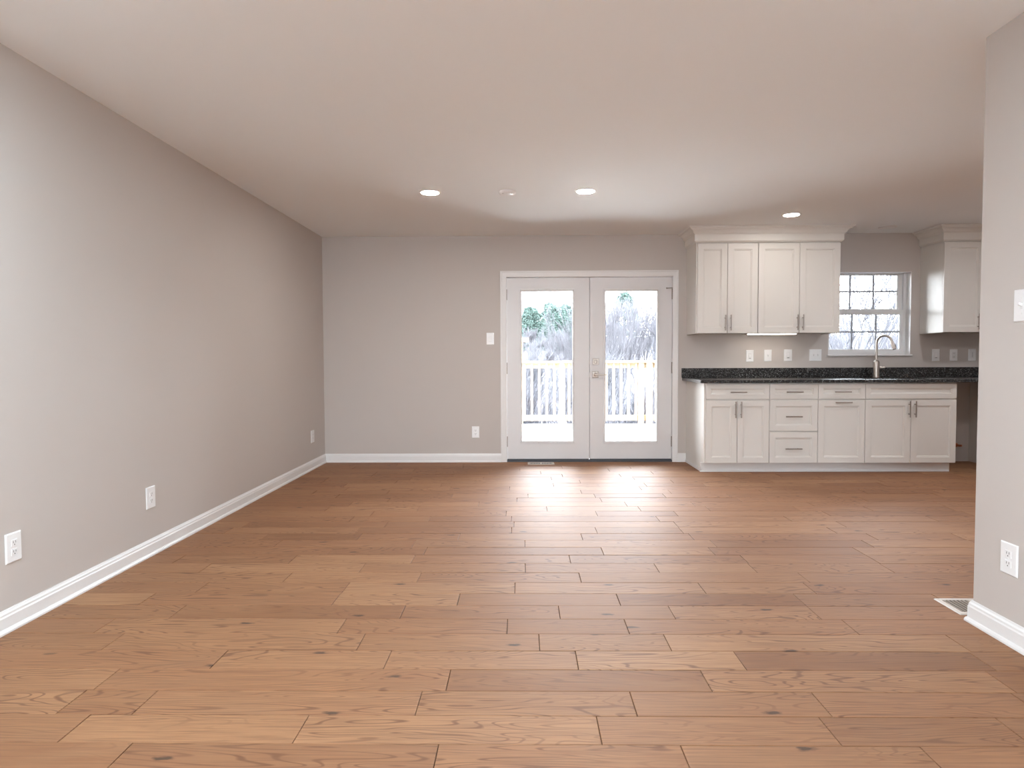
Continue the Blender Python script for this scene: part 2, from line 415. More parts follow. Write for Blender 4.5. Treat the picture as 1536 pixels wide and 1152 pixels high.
def knuckle(bb, x, z0, z1, y): bb.tube([(x, y, z0), (x, y, z1)], .0065, 12)
def leaf(name, x0, x1, gx0, gx1, gz0, gz1, label):
    z0, z1, yf, yb = .030, 1.990, .020, .064
    b = B(); b.closed_rings([(x0,x1,z0,z1,yb), (x0,x1,z0,z1,yf+.001), (x0+.001,x1-.001,z0+.001,z1-.001,yf), (gx0,gx1,gz0,gz1,yf), (gx0,gx1,gz0,gz1,yb)])
    d = struct(b, name, DOORP, label, 'door')
    if name == 'door_2':
        a = B(); a.box(2.868, 2.892, yb+.001, yb+.014, z0, z1); part(a, 'seam_light_stop', DOORP, d)  # unseen strip added to stop daylight leaking through the door seam
    # raised glazing frame
    f = B(); i = .018
    f.closed_rings([(gx0-.004,gx1+.004,gz0-.004,gz1+.004,yf), (gx0-.002,gx1+.002,gz0-.002,gz1+.002,yf-.007), (gx0+.010,gx1-.010,gz0+.012,gz1-.012,yf-.008), (gx0+i,gx1-i,gz0+i+.006,gz1-i-.006,yf-.002), (gx0+i,gx1-i,gz0+i+.006,gz1-i-.006,yf+.03), (gx0-.004+.004,gx1,gz0,gz1,yf+.03)])
    part(f, 'glazing_frame', DOORP, d)
    g = B(); g.box(gx0+.004, gx1-.004, yf+.016, yf+.020, gz0+.004, gz1-.004); part(g, 'glass_pane', GLASS, d)
    s = B(); s.box(x0+.004, x1-.004, yf+.006, yb-.004, .0205, z0); part(s, 'bottom_sweep', RUBBER, d, 'dark rubber sweep')
    return d
d1 = leaf('door_1', 1.9895, 2.8785, 2.132, 2.716, .204, 1.869, 'white full-glass french door leaf without a handle')
d2 = leaf('door_2', 2.8825, 3.7665, 3.035, 3.624, .200, 1.866, 'white full-glass french door leaf with lever handle and deadbolt')
for d, x in ((d1, 1.984), (d2, 3.772)):
    for z0, z1 in ((1.753, 1.868), (.957, 1.079), (.163, .277)):
        b = B()
        for k in range(5):
            h = (z1-z0)/5; b.lathe([(.0062, z0+k*h+.0008), (.0062, z0+(k+1)*h-.0008)], (x, .012, 0), 'z', 12)
        b.box(x-.010, x+.010, .0185, .0205, z0, z1)
        part(b, 'hinge', HANDLE, d)
b = B(); b.tube([(3.772, .008, 1.872), (3.760, -.012, 1.872), (3.70, -.030, 1.868)], .004, 8); b.lathe([(.008, 0), (.009, .004), (.006, .012)], (3.70, -.022, 1.868), 'y', 12)
part(b, 'hinge_pin_stop', HANDLE, d2)
for (x, z) in [(2.137, 1.862), (2.137, 1.49), (2.137, 1.12), (2.137, .75), (2.137, .212), (2.711, 1.862), (2.711, 1.49), (2.711, 1.12), (2.711, .75), (2.711, .45), (2.711, .212), (2.33, 1.866), (2.53, 1.866), (2.33, .208), (2.53, .208)]:
    b = B(); b.lathe([(.0035, 0), (.003, .0016)], (x, .0135, z), 'y', 8); part(b, 'screw', STEEL, d1)
def sq_plate(bb, x, z, h): bb.rings([(x-h,x+h,z-h,z+h,.020), (x-h,x+h,z-h,z+h,.013), (x-h+.003,x+h-.003,z-h+.003,z+h-.003,.010)])
b = B(); sq_plate(b, 2.948, 1.086, .034); b.lathe([(.021, 0), (.021, .006), (.018, .008)], (2.948, .010, 1.086), 'y', 24)
dbl = part(b, 'deadbolt', NICK, d2, 'square nickel deadbolt'); 
b = B(); b.box(2.944, 2.952, -.016, .004, 1.068, 1.104); part(b, 'thumb_turn', NICK, dbl, bevel=.002)
b = B(); sq_plate(b, 2.944, .946, .034); b.lathe([(.019, 0), (.017, .004), (.012, .006), (.011, .045)], (2.944, .010, .946), 'y', 20)
lev = part(b, 'lever_handle', NICK, d2, 'nickel lever handle on a square plate')
b = B(); b.box(2.932, 3.066, -.044, -.032, .938, .954); part(b, 'lever', NICK, lev, bevel=.003)
b = B(); b.box(2.8765, 2.8845, .0215, .05, .915, .965); b.box(2.8765, 2.8845, .0215, .05, 1.06, 1.11); part(b, 'strike_edge', NICK, d2)

# ------------------------------------------------------------------ kitchen window
wn = thing('window_1', 'white double-hung window with grilles above the sink', 'window', (5.867, .12, 1.15), kind='structure')
f0, f1 = .095, .155
b = B(); b.closed_rings([(WX0,WX1,WZ0+.015,WZ1,f1), (WX0,WX1,WZ0+.015,WZ1,f0), (WX0+.030,WX1-.030,WZ0+.037,WZ1-.010,f0), (WX0+.030,WX1-.030,WZ0+.037,WZ1-.010,f1)])
part(b, 'frame', VINYL, wn)
def sash(x0, x1, z0, z1, y0, y1, st, rt_, rb, xm, zm):
    b = B(); b.closed_rings([(x0,x1,z0,z1,y1), (x0,x1,z0,z1,y0), (x0+st,x1-st,z0+rb,z1-rt_,y0), (x0+st+.004,x1-st-.004,z0+rb+.004,z1-rt_-.004,y0+.010), (x0+st+.004,x1-st-.004,z0+rb+.004,z1-rt_-.004,y1)])
    s = part(b, 'sash', VINYL, wn)
    ym = (y0+y1)/2+.004; g = B(); g.box(x0+st, x1-st, ym-.002, ym+.002, z0+rb, z1-rt_); part(g, 'pane', GLASS, s)
    for x in xm: q = B(); q.box(x-.011, x+.011, ym-.006, ym-.003, z0+rb, z1-rt_); part(q, 'muntin', MUNT, s)
    q = B(); q.box(x0+st, x1-st, ym-.007, ym-.0025, zm-.010, zm+.010); part(q, 'muntin', MUNT, s)
    return s
us = sash(5.46, 6.275, 1.600, 2.020, .128, .150, .045, .008, .044, (5.720, 5.972), 1.835)
lsh = sash(5.46, 6.275, 1.172, 1.632, .100, .124, .026, .046, .034, (5.732, 5.991), 1.397)
for x in (5.86, 6.20):
    b = B(); b.box(x-.03, x+.03, .090, .110, 1.632, 1.640); b.tube([(x, .10, 1.640), (x+.03, .094, 1.646)], .004, 8); part(b, 'sash_lock', PLATE, lsh)
b = B(); b.prism([(-.016, 1.133), (.095, 1.133), (.095, 1.152), (-.016, 1.152), (-.020, 1.1425)], 'x', 5.420, 6.318)
struct(b, 'trim_2', TRIM, 'white sill board under the kitchen window', 'window sill')
b = B(); b.box(WX0, WX0+.004, 0.0, .095, 1.152, WZ1); b.box(WX1-.004, WX1, 0.0, .095, 1.152, WZ1); b.box(WX0, WX1, 0.0, .095, WZ1-.004, WZ1)
struct(b, 'trim_3', TRIM, 'white painted return inside the kitchen window opening', 'window trim')

# ------------------------------------------------------------------ cabinets
def shaker(x0, x1, z0, z1, yf, fr=.055, depth=.020):
    b = B(); i = fr
    b.rings([(x0,x1,z0,z1,yf+depth), (x0,x1,z0,z1,yf+.0015), (x0+.0015,x1-.0015,z0+.0015,z1-.0015,yf), (x0+i,x1-i,z0+i,z1-i,yf),
             (x0+i+.003,x1-i-.003,z0+i+.003,z1-i-.003,yf+.005), (x0+i+.010,x1-i-.010,z0+i+.010,z1-i-.010,yf+.0055), (x0+i+.013,x1-i-.013,z0+i+.013,z1-i-.013,yf+.011)], back=True)
    return b
def pull(parent, x, z, yf, vertical, L=.158):
    b = B(); y = yf-.030
    if vertical:
        b.tube([(x, y, z-L/2), (x, y, z+L/2)], .0058, 14)
        for s in (-1, 1): b.tube([(x, yf+.0005, z+s*L*.30), (x, y, z+s*L*.30)], .0045, 10)
    else:
        b.tube([(x-L/2, y, z), (x+L/2, y, z)], .0058, 14)
        for s in (-1, 1): b.tube([(x+s*L*.30, yf+.0005, z), (x+s*L*.30, y, z)], .0045, 10)
    part(b, 'handle', HANDLE, parent, 'nickel bar handle', smooth=True)
YB = -.72; g = .0022
def base_cab(x0, x1, label, items, sink=False):
    r = thing('base_cabinet', label, 'cabinet', ((x0+x1)/2, -.36, 0), 'base cabinets under the black worktop')
    b = B(); xi0, xi1 = x0+.0008, x1-.0008
    if sink:          # open top for the basin
        b.prism([(-.001, .001), (-.625, .001), (-.625, .094), (YB+.0205, .094), (YB+.0205, .660), (-.001, .660)], 'x', xi0, xi1)
        for a, c, d, e in ((xi0, xi0+.018, YB+.0205, -.001), (xi1-.018, xi1, YB+.0205, -.001), (xi0+.018, xi1-.018, YB+.0205, YB+.036), (xi0+.018, xi1-.018, -.017, -.001)): b.box(a, c, d, e, .660, .8785)
    else: b.prism([(-.001, .001), (-.625, .001), (-.625, .094), (YB+.0205, .094), (YB+.0205, .8785), (-.001, .8785)], 'x', xi0, xi1)
    part(b, 'body', CAB, r)
    for kind, a, c, z0, z1, hs in items:
        d = part(shaker(a+g, c-g, z0, z1, YB, .045 if z1-z0 < .2 else .055), 'drawer' if kind == 'd' else 'door' if kind == 'o' else 'false_front', CAB, r)
        for hx, hz, vert in hs: pull(d, hx, hz, YB, vert)
    return r
TZ0, TZ1 = .722, .868; DZ0, DZ1 = .098, .708
base_cab(3.920, 4.5495, 'white base cabinet with two doors under one drawer, nearest the french doors',
         [('d', 3.932, 4.5495, TZ0, TZ1, [(4.243, .790, 0)]), ('o', 3.932, 4.239, DZ0, DZ1, [(4.216, .620, 1)]), ('o', 4.239, 4.5495, DZ0, DZ1, [(4.271, .620, 1)])])
base_cab(4.5495, 5.0165, 'white base cabinet with a stack of three drawers',
         [('d', 4.5495, 5.0165, TZ0, TZ1, [(4.783, .790, 0)]), ('d', 4.5495, 5.0165, .410, .708, [(4.778, .551, 0)]), ('d', 4.5495, 5.0165, DZ0, .400, [(4.778, .239, 0)])])
base_cab(5.0165, 5.471, 'narrow white base cabinet with one drawer over one pull-out door with horizontal handle',
         [('d', 5.0165, 5.471, TZ0, TZ1, [(5.245, .790, 0)]), ('o', 5.0165, 5.471, DZ0, DZ1, [(5.253, .687, 0)])])
base_cab(5.471, 6.347, 'white sink base cabinet with two doors under a blank drawer front',
         [('f', 5.471, 6.347, TZ0, TZ1, []), ('o', 5.471, 5.909, DZ0, DZ1, [(5.887, .620, 1)]), ('o', 5.909, 6.347, DZ0, DZ1, [(5.943, .620, 1)])], True)
b = B(); b.box(3.907, 6.322, -.641, -.626, .002, .0925); b.box(3.907, 3.9185, -.641, -.023, .002, .028); b.prism([(-.641, .002), (-.655, .002), (-.653, .010), (-.647, .016), (-.641, .018)], 'x', 3.900, 6.327)
struct(b, 'trim_4', TRIM, 'white toe kick board along the foot of the base cabinets', 'toe kick')
pn = B(); pn.box(6.945, 6.963, -.70, -.002, .001, .8785); tag(pn.build('end_panel', CAB, bevel=.001), 'off-white cabinet end panel on the far side of the empty appliance gap', 'cabinet panel')
b = B(); b.tube([(6.813, .02, .175), (6.813, -.05, .175), (6.822, -.075, .178)], .011, 14); b.lathe([(.022, 0), (.020, .004), (.011, .006)], (6.813, 0, .175), 'y', 20)
tag(b.build('water_pipe', COPPER, smooth=True), 'copper water pipe stub at the back of the empty appliance gap', 'pipe')
# base cabinet that turns the corner, mostly behind the partition
# worktop with a sink cut-out
SX0, SX1, SY0, SY1 = 5.52, 6.24, -.64, -.24
wt = thing('worktop', 'speckled black granite worktop with backsplash strip', 'worktop', (5.7, -.38, .879))
b = B(); z0, z1 = .879, .909; X0, X1 = 3.872, XR
b.box(X0, SX0, -.762, -.002, z0, z1); b.box(SX1, X1-.002, -.762, -.002, z0, z1); b.box(SX0, SX1, -.762, SY0, z0, z1); b.box(SX0, SX1, SY1, -.002, z0, z1)
part(b, 'slab', GRANITE, wt, bevel=.004)
b = B(); b.box(3.866, X1-.002, -.022, -.002, z1, 1.012); part(b, 'backsplash', GRANITE, wt, bevel=.0015)
sk = thing('sink', 'stainless undermount sink sunk into the black worktop', 'sink', (5.88, -.44, .70))
b = B()
def basin(x0, x1, y0, y1, zt, zb):
    r = lambda i, z: [(x0+i, y0+i, z), (x1-i, y0+i, z), (x1-i, y1-i, z), (x0+i, y1-i, z)]
    loops = [r(-.012, zt), r(.004, zt), r(.010, zt-.02), r(.014, zb+.03), r(.03, zb+.004), r(.06, zb)]
    vs = [p for L_ in loops for p in L_]; fs = []
    for k in range(len(loops)-1):
        for i in range(4): j = (i+1) % 4; fs.append((4*k+i, 4*k+j, 4*k+4+j, 4*k+4+i))
    n = 4*(len(loops)-1); fs.append((n, n+1, n+2, n+3)); b.add(vs, fs)
basin(SX0, SX1, SY0, SY1, .8788, .69)
part(b, 'basin', STEEL, sk)
b = B(); b.lathe([(.045, 0), (.040, .004), (.025, .001)], (5.88, -.44, .6905), 'z', 24); part(b, 'drain', NICK, sk)
fc = thing('faucet', 'nickel pull-down faucet with high arched neck behind the sink', 'faucet', (5.874, -.14, .9096))
fx, fy = 5.874, -.14
b = B(); b.lathe([(.034, .9096), (.034, .915), (.031, .918), (.031, 1.070), (.029, 1.078), (.018, 1.086), (.013, 1.095)], (fx, fy, 0), 'z', 28); part(b, 'body', NICK, fc, smooth=True)
b = B(); b.lathe([(.0316, .945), (.0322, .947), (.0316, .950)], (fx, fy, 0), 'z', 28); part(b, 'collar', NICK, fc)
dx, dy = .60, -.80; R_ = .076; pts = [(fx, fy, 1.085), (fx, fy, 1.27)]
for k in range(1, 15):
    a = math.pi*(k/14)*.93; q = R_*(1-math.cos(a)); pts.append((fx+dx*q, fy+dy*q, 1.27+R_*math.sin(a)))
b = B(); b.tube(pts, .0115, 16); part(b, 'neck', NICK, fc, smooth=True)
e = Vector(pts[-1]); dn = (Vector(pts[-1])-Vector(pts[-2])).normalized()
b = B(); b.tube([e, e+dn*.012, e+dn*.045, e+dn*.085, e+dn*.088], [.0125, .0165, .0185, .0215, .018], 18); sh = part(b, 'spray_head', NICK, fc, smooth=True)
q = e+dn*.088; b = B(); b.tube([q, q+dn*.002], .0165, 18); part(b, 'nozzle', SLOT, sh)
q = e+dn*.035+Vector((.013, -.012, 0)); b = B(); b.tube([q, q+dn*.035], .007, 10); part(b, 'button', SLOT, sh)
b = B(); b.tube([(fx+.028, fy-.005, 1.012), (fx+.052, fy-.010, 1.013), (fx+.078, fy-.014, 1.016), (fx+.084, fy-.015, 1.017)], [.017, .016, .015, .009], 16); part(b, 'lever', NICK, fc, smooth=True)

# uppers
YU = -.400; UZ0, UZ1 = 1.369, 2.284
def upper(x0, x1, label, doors, xd0=None):
    r = thing('wall_cabinet', label, 'cabinet', ((x0+x1)/2, -.2, UZ0), 'wall cabinets under the crown molding')
    b = B(); b.box(x0+.0008, x1-.0008, YU+.0205, -.001, UZ0+.010, UZ1+.006); b.box(x0+.0008, x0+.019, YU+.0205, -.001, UZ0, UZ0+.0101); b.box(x1-.019, x1-.0008, YU+.0205, -.001, UZ0, UZ0+.0101)
    part(b, 'body', CAB, r)
    for a, c, hx in doors:
        d = part(shaker(a+g, c-g, UZ0+.003, 2.276, YU, .058), 'door', CAB, r)
        pull(d, hx, UZ0+.108, YU, True)
    return r
upper(3.917, 4.538, 'narrower double-door white wall cabinet nearest the french doors', [(3.928, 4.231, 4.207), (4.231, 4.538, 4.262)])
upper(4.540, 5.366, 'wider double-door white wall cabinet beside the window', [(4.541, 4.956, 4.932), (4.956, 5.364, 4.988)])
upper(6.397, 6.86, 'single-door white wall cabinet on the far side of the window', [(6.397, 6.795, 6.742)])
upper(6.862, 7.54, 'white wall cabinet hidden behind the partition wall corner', [(6.864, 7.2, 7.17), (7.2, 7.54, 7.23)])
CROWN = [(0, 2.362), (.006, 2.362), (.008, 2.370), (.016, 2.374), (.022, 2.388), (.034, 2.402), (.050, 2.410), (.056, 2.414), (.058, 2.422), (.072, 2.428), (.076, 2.4385), (0, 2.4385)]
FRZ = [(0, 2.286), (.006, 2.286), (.010, 2.292), (.018, 2.298), (.020, 2.302), (.020, 2.3665), (0, 2.3665)]
def crown(path, loc, label):
    r = thing('crown_molding', label, 'crown molding', loc)
    b = B(); b.sweep(FRZ, path); part(b, 'frieze_board', CAB, r)
    p2 = []
    b = B(); b.sweep([(o+.020, z) for o, z in CROWN], path); part(b, 'molding', CAB, r)
    b = B(); xs = [p[0] for p in path]; b.box(min(xs)+.001, max(xs)-.001, YU+.004, -.002, 2.2905, 2.4385); part(b, 'riser', CAB, r)
ya = YU+.003
crown([(5.368, -.002), (5.368, ya), (3.915, ya), (3.915, -.002)][::-1], (4.64, -.2, 2.286), 'off-white crown molding over the pair of wall cabinets')
crown([(7.545, ya), (6.395, ya), (6.395, -.002)][::-1], (6.97, -.2, 2.286), 'off-white crown molding over the wall cabinet past the window')
ub = thing('under_cabinet_light', 'lit slim light bar under the wider wall cabinet', 'light', (4.714, -.30, 1.36))
b = B(); b.box(4.470, 4.958, -.345, -.275, 1.3655, 1.3785); part(b, 'housing', PLATE, ub)
b = B(); b.box(4.476, 4.951, -.342, -.278, 1.3595, 1.3655); part(b, 'diffuser', LEDS, ub)

# ------------------------------------------------------------------ switches and outlets
def plate(kind, u, z, side, label, cat, group=None, w=.080, h=.125):
    """side: 'back' (u = x), 'left' / 'right' (u = y)"""
    name = {'outlet': 'wall_outlet', 'rocker': 'rocker_switch', 'dimmer': 'dimmer_switch', 'toggle': 'toggle_switch', 'double': 'double_switch', 'gfci': 'decorator_outlet', 'keypad': 'fan_control', 'slim': 'decorator_outlet'}[kind]
    r = thing(name, label, cat, (0, 0, 0), group)
    def P_(bb, nm, m, root=r, **k): return part(bb, nm, m, root, **k)
    a, c = w/2, h/2
    b = B(); b.rings([(-a,a,-c,c,-.0005), (-a,a,-c,c,-.003), (-a+.004,a-.004,-c+.004,c-.004,-.0065)], back=True); P_(b, 'cover_plate', PLATE)
    def rec(z):
        q = B(); q.rings([(-.017,.017,z-.014,z+.014,-.0064), (-.016,.016,z-.013,z+.013,-.0085)]); s = P_(q, 'receptacle', PLATE)
        for x in (-.0065, .0065):
            t = B(); t.box(x-.0011, x+.0011, -.0088, -.0084, z-.001, z+.008); P_(t, 'slot', SLOT, s)
        t = B(); t.lathe([(.0026, 0), (.0026, .0004)], (0, -.0084, z-.0075), 'y', 10); P_(t, 'ground_hole', SLOT, s)
    def screw(x, z): t = B(); t.lathe([(.003, 0), (.0026, .0012)], (x, -.0064, z), 'y', 10); P_(t, 'screw', PLATE)
    def tog(x):
        t = B(); t.box(x-.006, x+.006, -.0075, -.006, -.013, .013); s = P_(t, 'toggle_slot', VINYL)
        t = B(); t.rings([(x-.0045,x+.0045,-.002,.010,-.007), (x-.004,x+.004,.004,.013,-.020)]); P_(t, 'toggle', PLATE, s)
    def deco(inner):
        t = B(); t.rings([(-.0175,.0175,-.034,.034,-.0064), (-.0165,.0165,-.033,.033,-.0085)]); s = P_(t, 'insert', VINYL)
        inner(s)
    if kind == 'outlet':
        rec(.0195); rec(-.0195); screw(0, 0)
    elif kind == 'toggle': tog(0); screw(0, .030); screw(0, -.030)
    elif kind == 'double':
        for x in (-.023, .023): tog(x); screw(x, .030); screw(x, -.030)
    elif kind == 'rocker':
        def f(s):
            t = B(); t.add([(-.0155,-.0084,-.032),(.0155,-.0084,-.032),(.0155,-.013,.032),(-.0155,-.013,.032),(-.0155,-.0135,-.030),(.0155,-.0135,-.030),(.0155,-.0100,0),(-.0155,-.0100,0)], [(0,1,5,4),(4,5,6,7),(7,6,2,3)]); P_(t, 'rocker', PLATE, s)
        deco(f)
    elif kind == 'dimmer':
        def f(s):
            t = B(); t.rings([(-.012,.012,-.022,.030,-.0084), (-.0115,.0115,-.0215,.0295,-.0115)]); P_(t, 'paddle', PLATE, s)
            t = B(); t.box(-.010, .010, -.0115, -.0084, -.029, -.025); P_(t, 'slider', SLOT, s)
        deco(f)
    elif kind == 'keypad':
        def f(s):
            t = B(); t.rings([(-.011,.011,-.012,.012,-.0084), (-.010,.010,-.011,.011,-.0115)]); P_(t, 'button', PLATE, s)
            t = B(); t.box(-.010, .010, -.0095, -.0084, -.027, -.0235); P_(t, 'slot', SLOT, s)
        deco(f)
    elif kind == 'gfci':
        def f(s):
            for zz in (.020, -.020):
                for x in (-.0065, .0065): t = B(); t.box(x-.0011, x+.0011, -.0089, -.0084, zz-.004, zz+.005); P_(t, 'slot', SLOT, s)
            t = B(); t.box(-.008, .008, -.0105, -.0084, -.005, .005); P_(t, 'test_button', PLATE, s)
        deco(f)
    elif kind == 'slim':
        def f(s):
            t = B(); t.box(-.001, .001, -.0089, -.0084, -.026, .026); P_(t, 'divider', SLOT, s)
            t = B(); t.box(-.010, .010, -.0100, -.0084, -.031, -.028); P_(t, 'tab', PLATE, s)
        deco(f)
    r.location = {'back': (u, 0, z), 'left': (0, u, z), 'right': (XP, u, z)}[side]
    r.rotation_euler = (0, 0, {'back': 0, 'left': math.pi/2, 'right': -math.pi/2}[side])
    return r
BKS = 'plates above the worktop backsplash'
OUT = 'duplex outlets low on the walls'
plate('outlet', -4.470, .342, 'left', 'white duplex outlet low on the long wall, nearest the viewer', 'outlet', OUT, .088)
plate('outlet', -3.425, .334, 'left', 'white duplex outlet low on the long wall, second of the three from the viewer', 'outlet', OUT, .092)
plate('outlet', -.432, .335, 'left', 'white duplex outlet low on the long wall beside the back corner', 'outlet', OUT, .100)
plate('outlet', 1.645, .327, 'back', 'white duplex outlet low on the back wall beside the french doors', 'outlet', OUT)
plate('outlet', -4.605, .335, 'right', 'white duplex outlet low on the partition wall', 'outlet', OUT, .092)
plate('toggle', -4.640, 1.323, 'right', 'white toggle switch on the partition wall at the picture edge', 'switch', None, .084)
plate('rocker', 1.809, 1.338, 'back', 'white rocker switch on the wall beside the french doors', 'switch')
plate('keypad', 4.597, 1.141, 'back', 'white control plate with square button, first above the worktop from the doors', 'switch', BKS)
plate('toggle', 4.789, 1.144, 'back', 'white single toggle switch plate below the light bar', 'switch', BKS)
plate('dimmer', 5.004, 1.147, 'back', 'white dimmer paddle switch between the toggle switch and the double plate', 'switch', BKS, .086)
plate('double', 5.297, 1.147, 'back', 'wide white plate with two toggle switches beside the window sill', 'switch', BKS, .130)
plate('dimmer', 6.575, 1.141, 'back', 'white dimmer paddle switch past the window, nearest the faucet', 'switch', BKS)
plate('gfci', 6.763, 1.141, 'back', 'white safety outlet in the middle of the three plates past the window', 'outlet', BKS)
plate('slim', 6.959, 1.143, 'back', 'white plate with a vertical split, beside the partition wall edge', 'outlet', BKS)

# ------------------------------------------------------------------ ceiling fittings
def downlight(x, y, label, lit=GLOW):
    r = thing('recessed_light', label, 'ceiling light', (x, y, H), 'recessed ceiling lights')
    b = B(); b.lathe([(.088, -.0005), (.088, -.004), (.080, -.0075), (.068, -.008), (.064, -.005)], (x, y, H), 'z', 40); part(b, 'trim_ring', TRIM, r, smooth=True)
    b = B(); b.lathe([(.0665, -.0065), (.0665, -.0095), (.050, -.0115), (.02, -.012)], (x, y, H), 'z', 40); part(b, 'diffuser', (lit or PLATE), r, smooth=True)
downlight(1.431, -1.912, 'lit recessed ceiling light farthest from the kitchen')
downlight(2.656, -1.916, 'lit recessed ceiling light in front of the french doors')
downlight(4.634, -.980, 'lit recessed ceiling light in front of the wall cabinets', GLOW_SINK)
downlight(5.861, -.335, 'unlit round ceiling fitting above the kitchen window', None)
for x, y in ((.85, -5.4), (1.85, -5.4), (.95, -7.7), (2.35, -7.7)):  # added lamps out of view, brighten the near floor and walls
    downlight(x, y, 'unseen recessed ceiling light added over the viewer to brighten the room', GLOW_FILL)
for x, y in ((6.25, -1.75), (6.25, -3.2), (5.35, -3.5)):  # added lamps hidden by the partition, brighten the kitchen
    downlight(x, y, 'unseen recessed ceiling light added behind the partition wall to brighten the kitchen', GLOW_KITCHEN_FILL)
sd = thing('smoke_detector', 'plain white smoke detector between two ceiling lights', 'smoke detector', (2.041, -1.914, H))
b = B(); b.lathe([(.066, -.0005), (.066, -.012), (.060, -.022), (.045, -.028), (.02, -.029)], (2.041, -1.914, H), 'z', 40); part(b, 'housing', PLATE, sd, smooth=True)
for a in (-2.3, -.84): 
    b = B(); b.lathe([(.004, -.0252), (.003, -.0272)], (2.041+.052*math.cos(a), -1.914+.052*math.sin(a), H), 'z', 10); part(b, 'screw_hole', SLOT, sd)
# ------------------------------------------------------------------ floor registers
def register(x0, x1, y0, y1, label, fm, sm, along, n, rows=1):
    r = thing('floor_register', label, 'floor vent', ((x0+x1)/2, (y0+y1)/2, 0)); z = .0062; m = .022
    loops = [(x0,x1,y0,y1,.0012), (x0+.004,x1-.004,y0+.004,y1-.004,z), (x0+m,x1-m,y0+m,y1-m,z), (x0+m,x1-m,y0+m,y1-m,.0014)]
    b = B(); vs = []; fs = []
    for a, c, d, e, zz in loops: vs += [(a,d,zz),(c,d,zz),(c,e,zz),(a,e,zz)]
    for k in range(3):
        for i in range(4): j = (i+1) % 4; fs.append((4*k+i, 4*k+j, 4*k+4+j, 4*k+4+i))
    fs.append((12, 13, 14, 15)); bb = B(); bb.add(vs, fs[:-1]); part(bb, 'frame', fm, r)
    b.add(vs[12:], [(0, 1, 2, 3)]); part(b, 'recess', SLOT, r)
    for k in range(n):
        t = (k+.5)/n
        b = B()
        if along == 'y': x = x0+m+(x1-x0-2*m)*t; b.box(x-.0028, x+.0028, y0+m, y1-m, .0016, z-.0004)
        else: y = y0+m+(y1-y0-2*m)*t; b.box(x0+m, x1-m, y-.0035, y+.0035, .0016, z-.0004)
        part(b, 'louver', sm, r)
    b = B()
    if along == 'y': b.box((x0+x1)/2-.007, (x0+x1)/2+.007, y0+m, y1-m, .0017, z); part(b, 'center_bar', fm, r)
register(2.208, 2.492, -.185, -.045, 'tan metal floor vent in front of the french door threshold', LIGHTREG, LIGHTREG, 'y', 14)
register(4.062, 4.365, -4.322, -4.130, 'floor vent with dark louvers beside the partition wall end', LIGHTREG, BROWN, 'y', 15)

b = B(); b.box(-16, 20, -26, REAR-.17, -.62, -.30); b.box(-16, -.17, REAR-.17, -3, -.62, -.30); b.box(XP+.14, 20, REAR-.17, -6.5, -.62, -.30); struct(b, 'reflector', REFLECTOR, 'unseen pale forecourt around the rear of the house', 'ground')  # unseen slab put in to bounce skylight up to the ceiling
# ------------------------------------------------------------------ outside: deck, railing, slope, trees
def gz(x, y):
    if y < 10: z = -2.8 if y > -1 else -.6
    elif y < 55: z = -2.8+5.6*((y-10)/45)**1.15
    else: z = 2.8+.028*(y-55)
    return z + .18*math.sin(x*.31+y*.17)+.10*math.sin(x*.9-y*.6)
gr = B(); nx, ny = 60, 80; xs = [-70+170*i/nx for i in range(nx+1)]; ys = [-40+180*j/ny for j in range(ny+1)]
gr.add([(x, y, gz(x, y)) for y in ys for x in xs], [(j*(nx+1)+i, j*(nx+1)+i+1, (j+1)*(nx+1)+i+1, (j+1)*(nx+1)+i) for j in range(ny) for i in range(nx)])
struct(gr, 'ground', SOIL, 'pale winter hillside beyond the deck', 'ground', smooth=True)
b = B(); y = T+.01
while y < 4.50: b.box(-1.6, 4.55, y, y+.138, -.085, -.045); y += .143
for yy in (.5, 2.4, 4.3): b.box(-1.6, 4.55, yy, yy+.04, -.27, -.085)
for xx in (-1.5, 1.4, 4.4):
    for yy in (2.3, 4.2): b.box(xx, xx+.1, yy, yy+.1, -3.1, -.27)
struct(b, 'deck', DECKM, 'pale wooden deck outside the french doors', 'deck', fixn=True)
rl = thing('deck_railing', 'new pine railing with square balusters around the deck', 'railing', (2.9, 4.37, -.045))
def rb(nm, *a): part(B().box(*a), nm, PINE, rl)
rb('top_rail', -1.6, 4.50, 4.30, 4.44, 1.036, 1.076)
rb('subrail', -1.6, 4.50, 4.375, 4.413, .948, 1.036)
rb('bottom_rail', -1.6, 4.50, 4.375, 4.413, .037, .130)
x = 2.191-.1285*22
while x < 4.12:
    if not (2.76 < x < 2.92) and x > -1.5: rb('baluster', x-.019, x+.019, 4.336, 4.374, .037, 1.030)
    x += .1285
rb('post', 2.792, 2.888, 4.326, 4.374, -.045, 1.034); rb('post', 2.80, 2.888, 4.414, 4.47, -.045, 1.034)
rb('post', 4.156, 4.252, 4.322, 4.374, -.045, 1.034); rb('post', 4.290, 4.386, 4.250, 4.346, -.045, 1.030)
rb('post', -.6, -.504, 4.326, 4.374, -.045, 1.034)
rb('top_rail', 4.395, 4.535, .25, 4.30, 1.036, 1.076); rb('subrail', 4.44, 4.478, .25, 4.30, .948, 1.036); rb('bottom_rail', 4.44, 4.478, .25, 4.30, .037, .130)
y = .40
while y < 4.2: rb('baluster', 4.402, 4.440, y-.019, y+.019, .037, 1.030); y += .1285
ws = thing('stair_frame', 'yellow pine post and beam beyond the deck railing', 'post', (2.12, 6.0, gz(2, 6)))
part(B().box(2.06, 2.17, 5.95, 6.05, gz(2, 6)-.3, 1.44), 'post', PINE, ws); part(B().box(1.2, 2.285, 5.93, 6.07, 1.44, 1.52), 'beam', PINE, ws)

